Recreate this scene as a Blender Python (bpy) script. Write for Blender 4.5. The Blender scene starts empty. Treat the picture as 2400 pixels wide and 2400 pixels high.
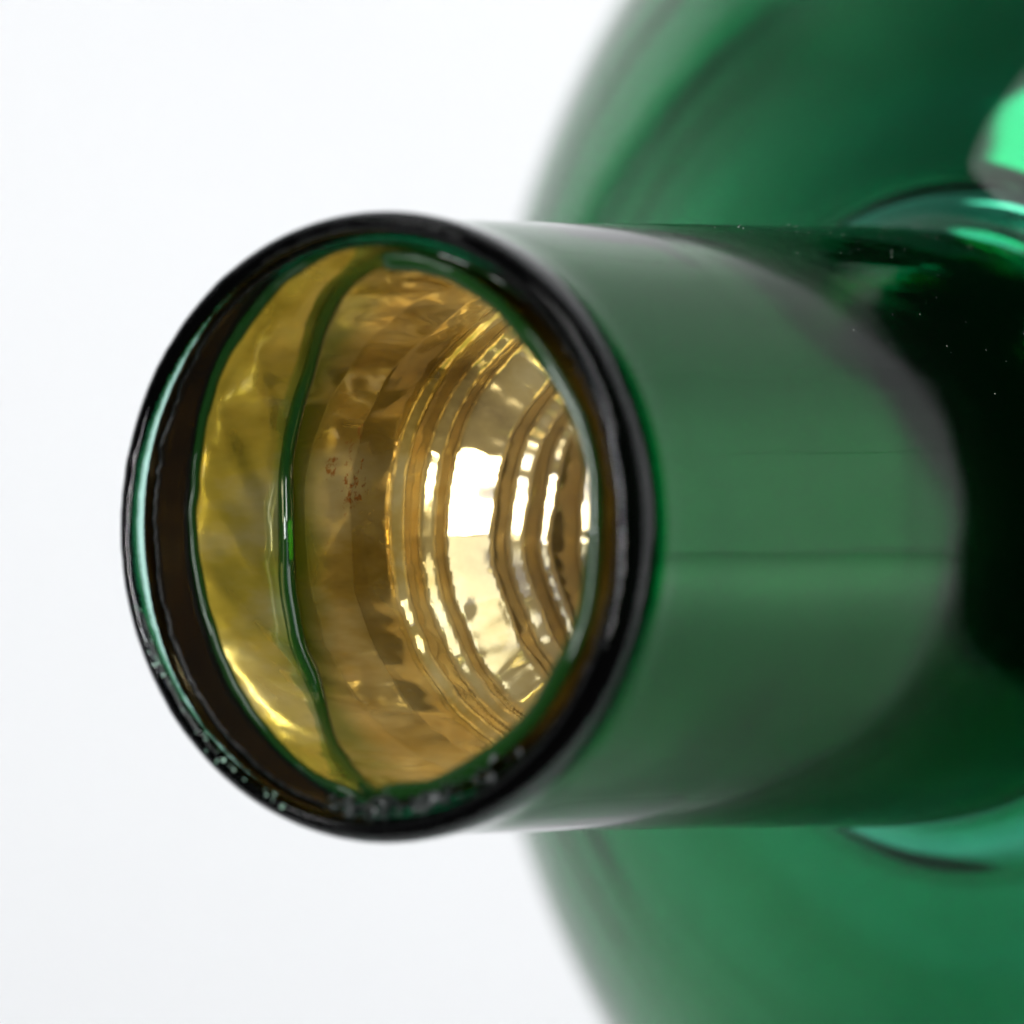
import bpy, bmesh, math, random
from mathutils import Vector, Matrix, noise

random.seed(7)
S = bpy.context.scene
C = S.collection
PI = math.pi

# ------------------------------------------------------------------ camera, world, lamps, exposure
S.unit_settings.scale_length = 0.01          # one unit is a centimetre
CAM_D = 40.0
cam = bpy.data.cameras.new("camera")
cam.sensor_width = 36.0
cam.lens = 18.0 / (1.2 / CAM_D)
cam.clip_start = 0.5
cam.clip_end = 400
cam.dof.use_dof = True
cam.dof.focus_distance = CAM_D + 0.9
cam.dof.aperture_fstop = 0.66
cam_o = bpy.data.objects.new("camera", cam)
C.objects.link(cam_o)
cam_o.location = (0, -CAM_D, 0)
cam_o.rotation_euler = (PI / 2, 0, 0)
S.camera = cam_o

S.view_settings.view_transform = 'Standard'
S.view_settings.look = 'None'
S.view_settings.exposure = 0.0
S.view_settings.gamma = 1.0

w = bpy.data.worlds.new("World")
S.world = w
w.use_nodes = True
w.node_tree.nodes["Background"].inputs[0].default_value = (0.95, 0.97, 1.0, 1)
w.node_tree.nodes["Background"].inputs[1].default_value = 0.055

cy = S.cycles
cy.max_bounces = 28
cy.glossy_bounces = 24
cy.transmission_bounces = 20
cy.diffuse_bounces = 5
cy.transparent_max_bounces = 12
cy.use_denoising = True
cy.sample_clamp_indirect = 12.0
cy.blur_glossy = 0.1
cy.caustics_reflective = True
cy.caustics_refractive = True


def lamp(name, loc, target, sx, sy, radiance, col=(1, 1, 1), spread=180, roll=0):
    d = bpy.data.lights.new(name, 'AREA')
    d.shape = 'RECTANGLE'
    d.size, d.size_y = sx, sy
    d.energy = radiance * PI * sx * sy
    d.color = col
    d.spread = math.radians(spread)
    o = bpy.data.objects.new(name, d)
    C.objects.link(o)
    o.location = loc
    q = (Vector(target) - Vector(loc)).to_track_quat('-Z', 'Y')
    o.rotation_euler = (q.to_matrix().to_4x4() @ Matrix.Rotation(roll, 4, 'Z')).to_euler()
    return o


# overhead key that lights the white sweep, a window-like softbox beside the camera, a small panel up left
lamp("key_lamp", (9, -34, 29), (0, 10, 3), 22, 22, 3.6)
lamp("overhead_softbox", (3, -13, 24), (1, 2, 0), 14, 9, 3.0)
lamp("added_floor_fill", (5, 11, -2), (0, 20, -3), 9, 1, 3.4)  # unseen, added to lift the lower backdrop
lamp("added_side_fill", (-6.5, 10.5, 1.0), (-14, 13, 6), 6, 2, 14.0, (1, 1, 1), 90)  # added to brighten the left sheet, its back to the ball
lamp("added_right_fill", (9, 9, 5), (22, 6.4, .8), 6, 6, 8.2)  # unseen fill, added to brighten what the neck reflects
lamp("added_mouth_fill", (-17, -24, 3), (0, 0, 0), 7, 9, 20.0 * .3, (1, 1, 1), 84)  # added to send light deep into the neck
lamp("backdrop_lamp", (5, 7, 13), (0, 20, -4), 14, 4, 2.55, (1, 1, 1), 120)
lamp("low_softbox", (-5, -26, -5.9), (-5, 0, -5.9), 5.6, 11, 15.0 * .3, (1, 1, 1), 84)
lamp("high_softbox", (-5, -26, 11.7), (-5, 0, 11.7), 5.6, 22, 2.2, (.88, .97, 1.15))
lamp("side_panel_lamp", (-10.8, -3.0, 14.0), (1.5, 2, 1), 4.2, 7.5, 3.2)


# ------------------------------------------------------------------ node helpers
def new_mat(name):
    m = bpy.data.materials.new(name)
    m.use_nodes = True
    nt = m.node_tree
    return m, nt, nt.nodes["Principled BSDF"]


def add(nt, kind, **kw):
    n = nt.nodes.new(kind)
    for k, v in kw.items():
        if k.startswith('i_'):
            n.inputs[k[2:].replace('_', ' ')].default_value = v
        else:
            setattr(n, k, v)
    return n


def ramp(nt, src, stops):
    r = nt.nodes.new('ShaderNodeValToRGB')
    e = r.color_ramp.elements
    while len(e) < len(stops):
        e.new(0.5)
    for el, (p, c) in zip(e, stops):
        el.position = p
        el.color = (*c, 1) if len(c) == 3 else c
    nt.links.new(src, r.inputs[0])
    return r


def mapped_noise(nt, scale, nscale, detail=6, rough=0.6):
    tc = add(nt, 'ShaderNodeTexCoord')
    mp = add(nt, 'ShaderNodeMapping')
    mp.inputs['Scale'].default_value = scale
    nt.links.new(tc.outputs['Object'], mp.inputs[0])
    n = add(nt, 'ShaderNodeTexNoise')
    n.inputs['Scale'].default_value = nscale
    n.inputs['Detail'].default_value = detail
    n.inputs['Roughness'].default_value = rough
    nt.links.new(mp.outputs[0], n.inputs['Vector'])
    return n


# ------------------------------------------------------------------ materials
def mat_paper():
    m, nt, b = new_mat("white_paper")
    n = mapped_noise(nt, (1, 1, 1), 0.35, 3)
    r = ramp(nt, n.outputs[0], [(0.3, (.835, .84, .85)), (0.7, (.855, .86, .868))])
    nt.links.new(r.outputs[0], b.inputs['Base Color'])
    b.inputs['Roughness'].default_value = 0.9
    b.inputs['Specular IOR Level'].default_value = 0.1
    return m


TINT = (.30, .70, .53, 1)


def mat_glass():
    m, nt, b = new_mat("green_glass")
    n = mapped_noise(nt, (1, 1, .35), 1.6, 3)
    r = ramp(nt, n.outputs[0], [(0.25, (.97, .98, .97)), (0.75, (1, 1, 1))])
    nt.links.new(r.outputs[0], b.inputs['Base Color'])
    b.inputs['Transmission Weight'].default_value = 1
    b.inputs['IOR'].default_value = 1.37
    sm = mapped_noise(nt, (1, 1, .3), 3.0, 5)
    rr = ramp(nt, sm.outputs[0], [(0.4, (.004,) * 3), (0.75, (.02,) * 3)])
    nt.links.new(rr.outputs[0], b.inputs['Roughness'])
    wv = mapped_noise(nt, (1, 1, .12), 2.2, 2)
    bp = add(nt, 'ShaderNodeBump')
    bp.inputs['Strength'].default_value = 0.05
    bp.inputs['Distance'].default_value = 0.1
    nt.links.new(wv.outputs[0], bp.inputs['Height'])
    nt.links.new(bp.outputs[0], b.inputs['Normal'])
    absorb(nt)
    return m


def absorb(nt, density=47.0):
    """green body colour of the glass: red and blue die off with the length of the path"""
    va = add(nt, 'ShaderNodeVolumeAbsorption')
    va.inputs['Color'].default_value = (0.0, .815, .64, 1)
    va.inputs['Density'].default_value = density
    nt.links.new(va.outputs[0], nt.nodes['Material Output'].inputs['Volume'])


def mat_silver():
    m, nt, b = new_mat("silvering")
    n = mapped_noise(nt, (1, 1, .4), 4, 4)
    r = ramp(nt, n.outputs[0], [(0.3, (.74, .75, .70)), (0.7, (.82, .82, .77))])
    nt.links.new(r.outputs[0], b.inputs['Base Color'])
    b.inputs['Metallic'].default_value = 1
    b.inputs['Roughness'].default_value = 0.07
    return m


def mat_gold(name, dark, mid, light, rust, rough=0.12, bump=0.35, metal=.72, edge=False):
    m, nt, b = new_mat(name)
    L = nt.links
    st = mapped_noise(nt, (1, 1, .3), 3.2, 5, .6)
    base = ramp(nt, st.outputs[0], [(0.33, dark), (0.5, mid), (0.68, light)])
    # rusty freckles
    fr = mapped_noise(nt, (1, 1, 1), 26.0, 4, .7)
    area = mapped_noise(nt, (1, 1, 1), 2.4, 3, .6)
    # the rust sits in one patch on the wall opposite the camera
    tcr = add(nt, 'ShaderNodeTexCoord')
    vd = add(nt, 'ShaderNodeVectorMath', operation='DISTANCE')
    L.new(tcr.outputs['Object'], vd.inputs[0])
    vd.inputs[1].default_value = (.56, .10, .70)
    near = ramp(nt, vd.outputs['Value'], [(0.0, (1.9,) * 3), (0.26, (.86,) * 3)])
    mul = add(nt, 'ShaderNodeMath', operation='MULTIPLY')
    L.new(fr.outputs[0], mul.inputs[0])
    L.new(area.outputs[0], mul.inputs[1])
    mu2 = add(nt, 'ShaderNodeMath', operation='MULTIPLY')
    L.new(mul.outputs[0], mu2.inputs[0])
    L.new(near.outputs[0], mu2.inputs[1])
    k = ramp(nt, mu2.outputs[0], [(0.36, (0, 0, 0)), (0.42, (1, 1, 1))])
    mx = add(nt, 'ShaderNodeMix', data_type='RGBA')
    L.new(k.outputs[0], mx.inputs[0])
    L.new(base.outputs[0], mx.inputs[6])
    mx.inputs[7].default_value = (*rust, 1)
    col = mx.outputs[2]
    if edge:                                   # paler champagne colour further in
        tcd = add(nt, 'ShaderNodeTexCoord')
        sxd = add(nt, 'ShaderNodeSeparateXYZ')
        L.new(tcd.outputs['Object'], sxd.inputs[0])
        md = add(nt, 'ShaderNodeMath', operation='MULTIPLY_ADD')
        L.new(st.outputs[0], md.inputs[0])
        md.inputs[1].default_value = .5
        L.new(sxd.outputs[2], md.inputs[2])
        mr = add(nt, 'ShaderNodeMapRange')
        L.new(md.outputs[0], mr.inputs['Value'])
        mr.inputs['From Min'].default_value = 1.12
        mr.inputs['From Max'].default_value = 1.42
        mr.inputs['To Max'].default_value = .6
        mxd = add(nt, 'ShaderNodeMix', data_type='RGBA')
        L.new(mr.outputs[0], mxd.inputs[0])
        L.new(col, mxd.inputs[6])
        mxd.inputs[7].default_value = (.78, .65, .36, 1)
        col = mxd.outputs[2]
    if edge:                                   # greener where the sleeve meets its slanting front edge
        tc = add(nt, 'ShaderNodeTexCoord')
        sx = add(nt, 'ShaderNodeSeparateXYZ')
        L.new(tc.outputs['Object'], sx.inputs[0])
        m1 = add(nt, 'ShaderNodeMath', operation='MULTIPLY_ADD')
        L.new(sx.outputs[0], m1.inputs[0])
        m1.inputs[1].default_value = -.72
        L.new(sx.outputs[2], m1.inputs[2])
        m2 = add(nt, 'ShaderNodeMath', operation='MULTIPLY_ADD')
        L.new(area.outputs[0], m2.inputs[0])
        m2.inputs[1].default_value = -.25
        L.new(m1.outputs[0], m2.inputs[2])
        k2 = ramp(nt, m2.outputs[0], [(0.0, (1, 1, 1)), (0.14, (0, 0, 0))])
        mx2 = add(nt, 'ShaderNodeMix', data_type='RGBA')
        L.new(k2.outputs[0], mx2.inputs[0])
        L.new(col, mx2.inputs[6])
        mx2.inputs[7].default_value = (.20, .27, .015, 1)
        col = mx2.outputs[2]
    L.new(col, b.inputs['Base Color'])
    b.inputs['Metallic'].default_value = metal
    rn = mapped_noise(nt, (1, 1, .3), 9.0, 6, .7)
    rr = ramp(nt, rn.outputs[0], [(0.35, (rough * .5,) * 3), (0.7, (rough * 2.4,) * 3)])
    L.new(rr.outputs[0], b.inputs['Roughness'])
    b.inputs['Coat Weight'].default_value = 1.0
    b.inputs['Coat Roughness'].default_value = 0.03
    b1 = mapped_noise(nt, (1, 1, .4), 3.6, 2.4, .5)
    b2 = mapped_noise(nt, (1, 1, 1), 55, 2, .5)
    ad = add(nt, 'ShaderNodeMath', operation='MULTIPLY_ADD')
    L.new(b2.outputs[0], ad.inputs[0])
    ad.inputs[1].default_value = 0.004
    L.new(b1.outputs[0], ad.inputs[2])
    bp = add(nt, 'ShaderNodeBump')
    bp.inputs['Strength'].default_value = bump
    bp.inputs['Distance'].default_value = 0.055
    L.new(ad.outputs[0], bp.inputs['Height'])
    L.new(bp.outputs[0], b.inputs['Normal'])
    return m


M_PAPER = mat_paper()
M_GLASS = mat_glass()
M_SILVER = mat_silver()
M_LIP, _nt, _b = new_mat("thick_green_glass")
absorb(_nt, 7.0)
_b.inputs['Base Color'].default_value = (.97, 1, .98, 1)
_b.inputs['Transmission Weight'].default_value = 1
_b.inputs['IOR'].default_value = 1.37
_b.inputs['Roughness'].default_value = .01
_w = mapped_noise(_nt, (1, 1, 1), 30, 4)
_bp = add(_nt, 'ShaderNodeBump')
_bp.inputs['Strength'].default_value = .04
_bp.inputs['Distance'].default_value = .03
_nt.links.new(_w.outputs[0], _bp.inputs['Height'])
_nt.links.new(_bp.outputs[0], _b.inputs['Normal'])
M_OLIVE = mat_gold("olive_silvering", (.50, .42, .04), (.80, .69, .10), (.97, .93, .50), (.3, .2, .05), rough=.13, bump=.6, metal=.66)
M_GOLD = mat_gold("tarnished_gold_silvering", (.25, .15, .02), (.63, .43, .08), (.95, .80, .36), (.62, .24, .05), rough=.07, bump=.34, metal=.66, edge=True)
M_BEAD, _nt, _b = new_mat("bead_glass")
_b.inputs['Base Color'].default_value = (.012, .07, .01, 1)
_b.inputs['Transmission Weight'].default_value = .6
_b.inputs['Roughness'].default_value = .05
M_BAND, _nt, _b = new_mat("reflection_black")  # near-black that stands in for a mirrored dark lip
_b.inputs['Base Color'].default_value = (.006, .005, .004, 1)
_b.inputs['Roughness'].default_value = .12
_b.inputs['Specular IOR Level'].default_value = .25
M_GREY, _nt, _b = new_mat('grey_card')
_b.inputs['Base Color'].default_value = (.46, .46, .47, 1)
_b.inputs['Roughness'].default_value = .9
M_CHIP, _nt, _b = new_mat('chipped_glass')
_b.inputs['Base Color'].default_value = (.012, .016, .014, 1)
_b.inputs['Roughness'].default_value = .38
M_GLINT, _nt, _b = new_mat('glint_green')  # bright green that paints the glints on the lip
_b.inputs['Base Color'].default_value = (.62, .95, .76, 1)
_b.inputs['Roughness'].default_value = .18
_b.inputs['Transmission Weight'].default_value = .25
M_DUST, _nt, _b = new_mat("pale_dust")
_b.inputs['Base Color'].default_value = (.42, .44, .41, 1)

# ------------------------------------------------------------------ the place
AX = Vector((.572, .820, 0)).normalized()
U = Vector((-AX.y, AX.x, 0))
RIM = Vector((-0.33, 0, -0.035))
R_BALL, S_BALL = 2.615, 4.965
ball_c = RIM + AX * S_BALL
FLOOR_Z = ball_c.z - R_BALL


def sheet(name, prof_yz, x0, x1, nx=24):
    """A thick sheet swept from a profile of (y, z) points, smooth-bent paper."""
    bm = bmesh.new()
    cols = []
    for i in range(nx + 1):
        x = x0 + (x1 - x0) * i / nx
        cut = max(-3, .3 + .26 * x)                    # the front edge runs at a slant
        cols.append([bm.verts.new((x, cut + (y + 1) / 14 * (13 - cut) if y < 13 else y, z)) for y, z in prof_yz])
    for a, b in zip(cols, cols[1:]):
        for j in range(len(prof_yz) - 1):
            bm.faces.new((a[j], b[j], b[j + 1], a[j + 1]))
    bmesh.ops.recalc_face_normals(bm, faces=bm.faces)
    me = bpy.data.meshes.new(name)
    bm.to_mesh(me)
    bm.free()
    for p in me.polygons:
        p.use_smooth = True
    me.materials.append(M_PAPER)
    o = bpy.data.objects.new(name, me)
    C.objects.link(o)
    o['kind'] = 'structure'
    return o


# floor that bends up into the back and curls over into a canopy
prof = [(-1 + i * 1.0, FLOOR_Z) for i in range(15)]
for i in range(1, 25):
    a = PI / 2 * i / 24
    prof.append((13 + 7 * math.sin(a), FLOOR_Z + 7 - 7 * math.cos(a)))
for i in range(1, 11):
    prof.append((20, FLOOR_Z + 7 + i * 1.2))
zt = prof[-1][1]
for i in range(1, 25):
    a = PI / 2 * i / 24
    prof.append((20 - 7 + 7 * math.cos(a), zt + 7 * math.sin(a)))
prof += [(12 - i, zt + 7) for i in range(3)]
sheet("backdrop", prof, -26, 26)


def board(name, c, half_y, half_z, side, mat=None):
    bm = bmesh.new()
    bmesh.ops.create_cube(bm, size=1)
    for v in bm.verts:
        v.co = Vector((v.co.x * .3, v.co.y * half_y * 2, v.co.z * half_z * 2))
    bmesh.ops.bevel(bm, geom=bm.edges[:], offset=.05, segments=2, affect='EDGES')
    me = bpy.data.meshes.new(name)
    bm.to_mesh(me)
    bm.free()
    me.materials.append(mat or M_PAPER)
    o = bpy.data.objects.new(name, me)
    C.objects.link(o)
    o.location = c
    o['kind'] = 'structure'
    return o


board("reflection_panel", (26.0, 16.5, FLOOR_Z + 5.0), 9.3, 5.4, 1)  # unseen white panels, added for the neck to reflect
board("reflection_panel", (25.75, 16.5, FLOOR_Z + 18.2), 9.3, 7.8, 1)
# unseen grey hood on the left, shaped for what the ball reflects
left = [(-26, FLOOR_Z + .02), (-26, 1), (-26, 4), (-26, 8)]
for i in range(1, 19):
    q = PI / 2 * i / 18
    left.append((-16 - 10 * math.cos(q), 8 + 10 * math.sin(q)))
left += [(-11, 18.2), (-6, 18.6), (-1, 19.2)]
bm = bmesh.new()
back = [(-9.0 - .62 * (z - FLOOR_Z), FLOOR_Z + (18 - FLOOR_Z) * k / (len(left) - 1)) for k, z in enumerate([FLOOR_Z + (18 - FLOOR_Z) * q / (len(left) - 1) for q in range(len(left))])]
rows = []
for q in range(13):
    t = q / 12
    rows.append([bm.verts.new((xa + (xb - xa) * t, -8 + 27.6 * t, za + (zb - za) * t)) for (xa, za), (xb, zb) in zip(left, back)])
for a, b in zip(rows, rows[1:]):
    for j in range(len(left) - 1):
        bm.faces.new((a[j], a[j + 1], b[j + 1], b[j]))
me = bpy.data.meshes.new("reflection_panel")
bm.to_mesh(me)
bm.free()
for pl in me.polygons:
    pl.use_smooth = True
me.materials.append(M_GREY)
o = bpy.data.objects.new("reflection_panel", me)
C.objects.link(o)
o['kind'] = 'structure'

# thin dark pole added unseen, for a dark line in the ball's reflection
def pole(name, a, b, r):
    a, b = Vector(a), Vector(b)
    bm = bmesh.new()
    bmesh.ops.create_cone(bm, segments=20, radius1=r, radius2=r * .8, depth=(b - a).length, cap_ends=True)
    me = bpy.data.meshes.new(name)
    bm.to_mesh(me)
    bm.free()
    m, nt, bs = new_mat("black_metal")
    bs.inputs['Base Color'].default_value = (.02, .02, .02, 1)
    me.materials.append(m)
    o = bpy.data.objects.new(name, me)
    C.objects.link(o)
    o.location = (a + b) / 2
    o.rotation_euler = (b - a).to_track_quat('Z', 'Y').to_euler()
    o['kind'] = 'structure'


pole("reflection_pole", (-8.6, 19.0, FLOOR_Z + .8), (-19.2, 19.0, 16.4), .30)

# ------------------------------------------------------------------ the glass ornament
root = bpy.data.objects.new("glass_ornament", None)
C.objects.link(root)
root['label'] = "dark green glass ball ornament with an open neck lined in tarnished gold"
root['category'] = "glass ornament"
rot = Matrix((U, Vector((0, 0, 1)), AX)).transposed().to_4x4()
root.matrix_world = Matrix.Translation(Vector((ball_c.x, ball_c.y, FLOOR_Z))) @ rot
OFF = rot.inverted() @ (RIM - Vector((ball_c.x, ball_c.y, FLOOR_Z)))
NSEG = 288


def smooth(x):
    x = max(0.0, min(1.0, x))
    return x * x * (3 - 2 * x)


def gauss(x, w):
    return math.exp(-(x / w) ** 2)


def rings_obj(name, rings, mats, mat_of=None, closed=False, parent=root):
    """rings: list of functions phi -> (r, s); joined into one lathe-like mesh."""
    vs, fs, mi = [], [], []
    n = len(rings)
    for f in rings:
        for k in range(NSEG):
            ph = 2 * PI * k / NSEG
            r, s = f(ph)
            vs.append((r * math.cos(ph), r * math.sin(ph), s))
    for j in range(n if closed else n - 1):
        j2 = (j + 1) % n
        for k in range(NSEG):
            k2 = (k + 1) % NSEG
            fs.append((j * NSEG + k, j * NSEG + k2, j2 * NSEG + k2, j2 * NSEG + k))
            mi.append(mat_of(j) if mat_of else 0)
    me = bpy.data.meshes.new(name)
    me.from_pydata(vs, [], fs)
    for m in mats:
        me.materials.append(m)
    me.polygons.foreach_set('material_index', mi)
    me.polygons.foreach_set('use_smooth', [True] * len(fs))
    bm = bmesh.new()
    bm.from_mesh(me)
    bmesh.ops.recalc_face_normals(bm, faces=bm.faces)
    bm.to_mesh(me)
    bm.free()
    o = bpy.data.objects.new(name, me)
    C.objects.link(o)
    o.parent = parent
    o.location = OFF
    return o


def nz(ph, s, f, seed):
    return noise.noise(Vector((math.cos(ph) * f + seed, math.sin(ph) * f - seed, s * f + 3 * seed)))


# outer profile along the axis (s, r)
S_J = S_BALL - math.sqrt(R_BALL ** 2 - .89 ** 2)      # where the flare meets the ball


def outer_r(s):
    neck = .724 + .015 * gauss(s - .05, .10) + .003 * smooth((.9 - s) / .9) + .010 * max(0, s - .9)
    if s < S_J - .19:
        return neck
    if s < S_J:
        # smooth flare: quarter-round from the neck into the ball
        t = (s - (S_J - .19)) / .19
        slope = (S_BALL - S_J) / .89
        # cubic hermite from (neck, 0) to (.80, slope)
        h00, h10 = 2 * t ** 3 - 3 * t ** 2 + 1, t ** 3 - 2 * t ** 2 + t
        h01, h11 = -2 * t ** 3 + 3 * t ** 2, t ** 3 - t ** 2
        return h00 * neck + h01 * .89 + h11 * slope * .19
    return math.sqrt(max(0, R_BALL ** 2 - (s - S_BALL) ** 2))


out_s = [.05 + i * .03 for i in range(int((S_J - .21 - .05) / .03))]
out_s += [S_J - .20 + .20 * i / 24 for i in range(24)]
th0 = math.acos((S_BALL - S_J) / R_BALL)
TH = [th0 + (PI - .02 - th0) * i / 220 for i in range(221)]

shell = []
# inner glass wall from the ball back up to the lip
WALL = .082


def thick(th):
    return .054


def wall(s):
    """the neck wall thins out towards the blown ball"""
    return WALL - (WALL - .054) * smooth((s - S_J + .19) / .19)


def streak_ring(th):
    """inner face of the ball: the glass is drawn out in faint streaks round the neck"""
    def f(ph):
        v = noise.noise(Vector((th * 15, math.cos(ph) * 1.1, math.sin(ph) * 1.1)))
        v += .5 * noise.noise(Vector((th * 34, math.cos(ph) * 1.6 + 5, math.sin(ph) * 1.6)))
        R = R_BALL - thick(th) * (1 + .11 * v * smooth((th - th0) / .08))
        return R * math.sin(th), S_BALL - R * math.cos(th)
    return f


def ball_ring(th, dr):
    R = R_BALL - dr
    return lambda ph: (R * math.sin(th), S_BALL - R * math.cos(th))


def outer_ring(s):
    def f(ph):
        return outer_r(s) + .0025 * nz(ph, s, 1.3, 2.0), s
    return f


def inner_ring(s):
    def f(ph):
        ro = outer_r(s) if s > .3 else outer_r(.3) + .038 * gauss(s - .04, .09)
        return ro - wall(s) + .004 * nz(ph, s, 1.6, 5.0), s
    return f


def lip_ring(t):
    """t from 0 (outside) to 1 (inside): half-round lip, a little uneven"""
    def f(ph):
        ro = outer_r(.05)
        ri = outer_r(.3) - WALL + .038
        rm, hw = (ro + ri) / 2, (ro - ri) / 2 * (1 + .22 * nz(ph, 0, 1.4, 11))
        a = PI * t
        near = .25 + .75 * smooth((math.cos(ph - .5) + .3) / 1.0)
        bite = near * .010 * max(0, nz(ph, 0, 7, 8.0)) + near * .004 * nz(ph, 0, 22, 1.0)
        return rm + hw * math.cos(a), .05 - (.055 + bite * .6) * math.sin(a) + .012 * nz(ph, 0, 1.2, 4)
    return f


for th in reversed(TH):
    shell.append(streak_ring(th))
ins = [s for s in reversed(out_s) if s > .06]
for s in ins:
    shell.append(inner_ring(s))
for i in range(15):
    shell.append(lip_ring(1 - i / 14))
for s in out_s[1:]:
    shell.append(outer_ring(s))
for th in TH:
    shell.append(ball_ring(th, 0))
n_in = len(TH) + len(ins)
rings_obj("glass_shell", shell, [M_GLASS, M_LIP], mat_of=lambda j: 1 if n_in - 1 <= j < n_in + 15 else 0, closed=True)

# silvered lining of neck and ball: silver towards the glass, olive on the open side
GAP = .006


def lining_start(ph):
    return .05 + .105 * max(0, math.cos(ph + .35)) + .06 * smooth(-math.cos(ph) * 1.6) + .012 * nz(ph, 0, 2, 3) + .004 * nz(ph, 0, 11, 6)


def lin_ring(s, d):
    def f(ph):
        s0 = lining_start(ph)
        ss = s0 + (s - .15) * (.75 - s0) / .60 if s < .75 else s
        wave = (.013 * nz(ph + ss * 1.7, ss * .15, 3.4, 31) + .0022 * nz(ph + ss * 1.4, ss * .12, 10, 13)) if d else 0
        return inner_ring(ss)(ph)[0] - GAP - d + min(0, wave - .008) * smooth((.62 - ss) / .25), ss
    return f


lin_s = [.15 + i * .02 for i in range(30)] + [s for s in out_s if s > .76]
lining = [lin_ring(s, 0) for s in lin_s] + [ball_ring(th, thick(th) * 1.32 + GAP) for th in TH]
n_out = len(lining)
lining += [ball_ring(th, thick(th) * 1.32 + GAP + .01) for th in reversed(TH)] + [lin_ring(s, .01) for s in reversed(lin_s)]
rings_obj("silver_lining", lining, [M_SILVER, M_OLIVE, M_BEAD], mat_of=lambda j: 0 if j < n_out - 1 else (2 if j >= 2 * n_out - 2 else 1), closed=True)

# dark band painted as the far lip's reflection, between the lip and the lining
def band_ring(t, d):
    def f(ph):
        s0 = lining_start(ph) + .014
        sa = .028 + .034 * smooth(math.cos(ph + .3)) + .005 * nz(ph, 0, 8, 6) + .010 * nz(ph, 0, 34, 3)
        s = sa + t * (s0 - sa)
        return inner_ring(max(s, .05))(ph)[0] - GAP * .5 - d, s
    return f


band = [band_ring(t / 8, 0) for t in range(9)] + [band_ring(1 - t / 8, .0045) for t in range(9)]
rings_obj("dark_reflection_band", band, [M_BAND], closed=True)

# inner sleeve: begins at a slanting edge and runs back in ridged steps
STEPS = [(0, 0), (.56, 0), (.72, .018), (.90, .008), (.920, .032), (1.00, .024), (1.023, .056), (1.078, .046), (1.138, .146), (1.21, .138),
         (1.235, .176), (1.335, .148), (1.352, .178), (1.50, .150), (1.53, .20), (2.2, .165), (3, .165)]


def drop(s):
    for (a, ra), (b, rb) in zip(STEPS, STEPS[1:]):
        if s <= b:
            return ra + (rb - ra) * (s - a) / (b - a)
    return STEPS[-1][1]


def sleeve_start(ph):
    c = math.cos(ph)
    return .05 + (.46 * c if c > -.06 else -.0276) + .018 * nz(ph, 0, 2.1, 7) + .035 * gauss(ph - 2 * PI + .75, .22)


def sleeve_ring(t, d=0, bead=0):
    def f(ph):
        s0 = sleeve_start(ph)
        sp = s0 + t * (2.38 - s0)                 # place along the step profile
        s = sp + smooth((sp - .55) / .2) * (.015 * nz(ph, sp * .6, 1.3, 6) + .004 * nz(ph, sp, 5, 2))
        r = .598 + (outer_r(s) - outer_r(.35) if s < .35 else 0)
        r -= drop(sp) * (1 + .10 * nz(ph, sp * .8, 2.0, 41))
        deep = smooth((s - .5) / .3)
        r += .006 * nz(ph + s * .25, s * .2, 6, 21)
        r += .0028 * deep * nz(ph, s * .6, 15, 4)
        r += .007 * nz(ph, s, 2.2, 9) + .0012 * nz(ph, s, 6, 12)
        return r + d, s + bead
    return f


sl = []
NT = 420
for i in range(NT + 1):
    sl.append(sleeve_ring((i / NT) ** 1.0))
rings = [sleeve_ring(0, .026, .006)] + sl
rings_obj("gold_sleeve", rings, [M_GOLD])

# green glass bead that closes the slanting front edge of the sleeve
def bead_ring(a):
    def f(ph):
        k = 1.15 + .55 * nz(ph, 0, 3, 17)
        return sleeve_ring(0, .012 + .018 * k * math.cos(a), -.004 + .015 * k * math.sin(a))(ph)
    return f


bead = []
for i in range(12):
    a = 2 * PI * i / 12
    bead.append(bead_ring(a))
rings_obj("seam_bead", bead, [M_BEAD], closed=True)

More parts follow.
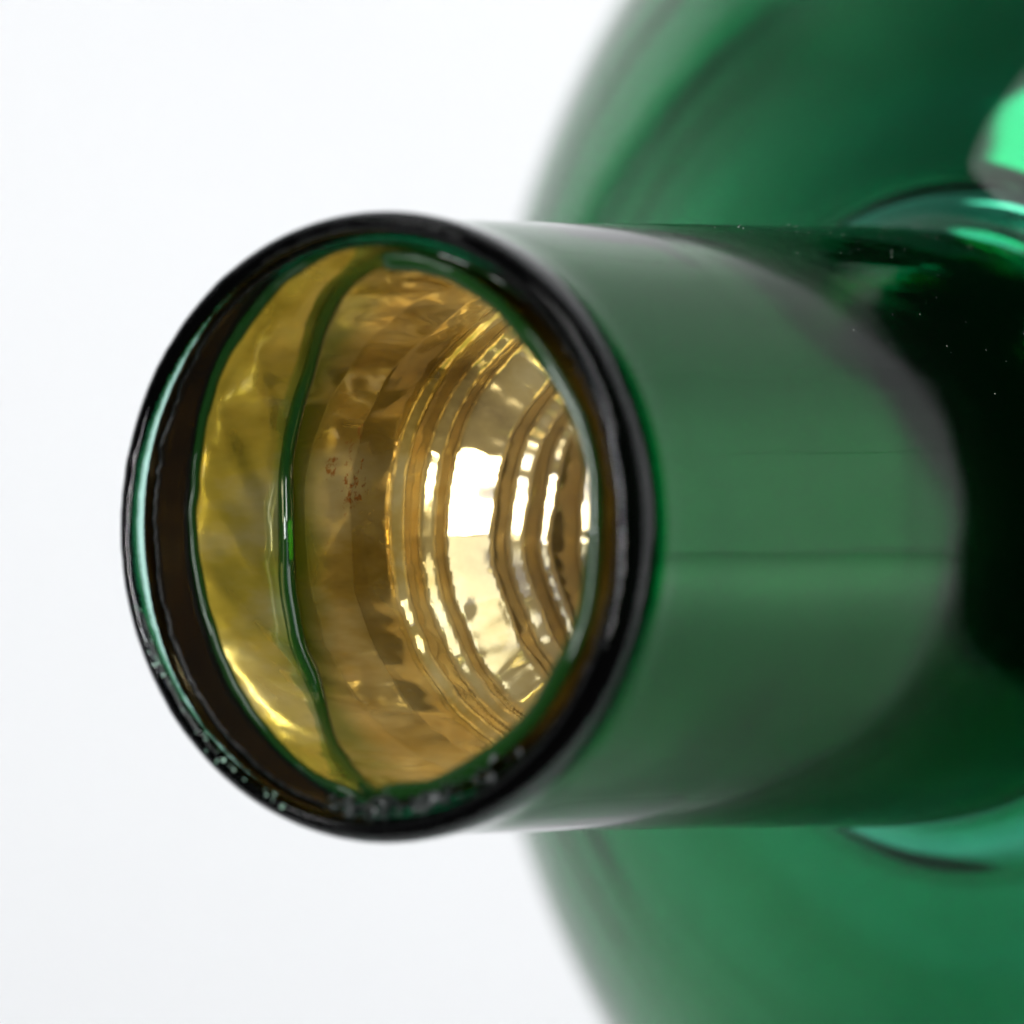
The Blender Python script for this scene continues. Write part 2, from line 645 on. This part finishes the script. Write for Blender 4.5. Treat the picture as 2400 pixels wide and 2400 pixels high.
# crumbs and chips on the lower inner edge of the lip
bm = bmesh.new()
for i in range(110):
    ph = math.radians(random.gauss(-100, 11))
    q = random.choice((1, 1, 1, 1.7)) * random.uniform(.004, .012)
    r = random.uniform(.636, .678)
    m = Matrix.Translation((r * math.cos(ph), r * math.sin(ph), random.uniform(.0, .03))) @ Matrix.Rotation(random.uniform(0, 6), 4, (1, .3, .6)) @ Matrix.Diagonal((q, q * random.uniform(.5, 1.3), q * .7, 1))
    vv = bmesh.ops.create_icosphere(bm, subdivisions=1, radius=1, matrix=m)['verts']
    for v in vv:
        v.co += Vector((random.uniform(-.35, .35), random.uniform(-.35, .35), random.uniform(-.35, .35))) * q
me = bpy.data.meshes.new("chipped_edge")
bm.to_mesh(me)
bm.free()
me.materials.append(M_CHIP)
o = bpy.data.objects.new("chipped_edge", me)
C.objects.link(o)
o.parent = root
o.location = OFF
o['kind'] = 'stuff'

# pale green bits added as glints along the lower left of the lip
bm = bmesh.new()
for i in range(26):
    ph = math.radians(random.uniform(-74, -12))
    q = random.uniform(.0018, .005)
    r = random.uniform(.687, .712)
    z = -.002 + .004 + .012 * nz(ph, 0, 1.2, 4)
    m = Matrix.Translation((r * math.cos(ph), r * math.sin(ph), z)) @ Matrix.Rotation(random.uniform(0, 6), 4, (1, .3, .6)) @ Matrix.Diagonal((q, q * random.uniform(.6, 1.6), q * .6, 1))
    vv = bmesh.ops.create_icosphere(bm, subdivisions=1, radius=1, matrix=m)['verts']
    for v in vv:
        v.co += Vector((random.uniform(-.4, .4), random.uniform(-.4, .4), random.uniform(-.4, .4))) * q
me = bpy.data.meshes.new("lip_glints")
bm.to_mesh(me)
bm.free()
me.materials.append(M_GLINT)
o = bpy.data.objects.new("lip_glints", me)
C.objects.link(o)
o.parent = root
o.location = OFF
o['kind'] = 'stuff'

# ------------------------------------------------------------------ dust on the neck
bm = bmesh.new()
for i in range(280):
    s = random.uniform(.8, 2.3)
    side = random.choice((1, 1, -1))
    # phi = pi faces the camera side; 90 deg is the top
    ph = side * (PI / 2 + abs(random.gauss(0, .55)) + .02)
    r = outer_r(s)
    q = random.uniform(.0006, .0012) * random.choice((1, 1, 1, 1.6))
    mtx = Matrix.Translation((r * math.cos(ph), r * math.sin(ph), s)) @ Matrix.Diagonal((q, q * random.uniform(.6, 1.4), q, 1))
    bmesh.ops.create_icosphere(bm, subdivisions=1, radius=1, matrix=mtx)
me = bpy.data.meshes.new("dust")
bm.to_mesh(me)
bm.free()
me.materials.append(M_DUST)
dust = bpy.data.objects.new("dust", me)
C.objects.link(dust)
dust.parent = root
dust.location = OFF
dust['kind'] = 'stuff'
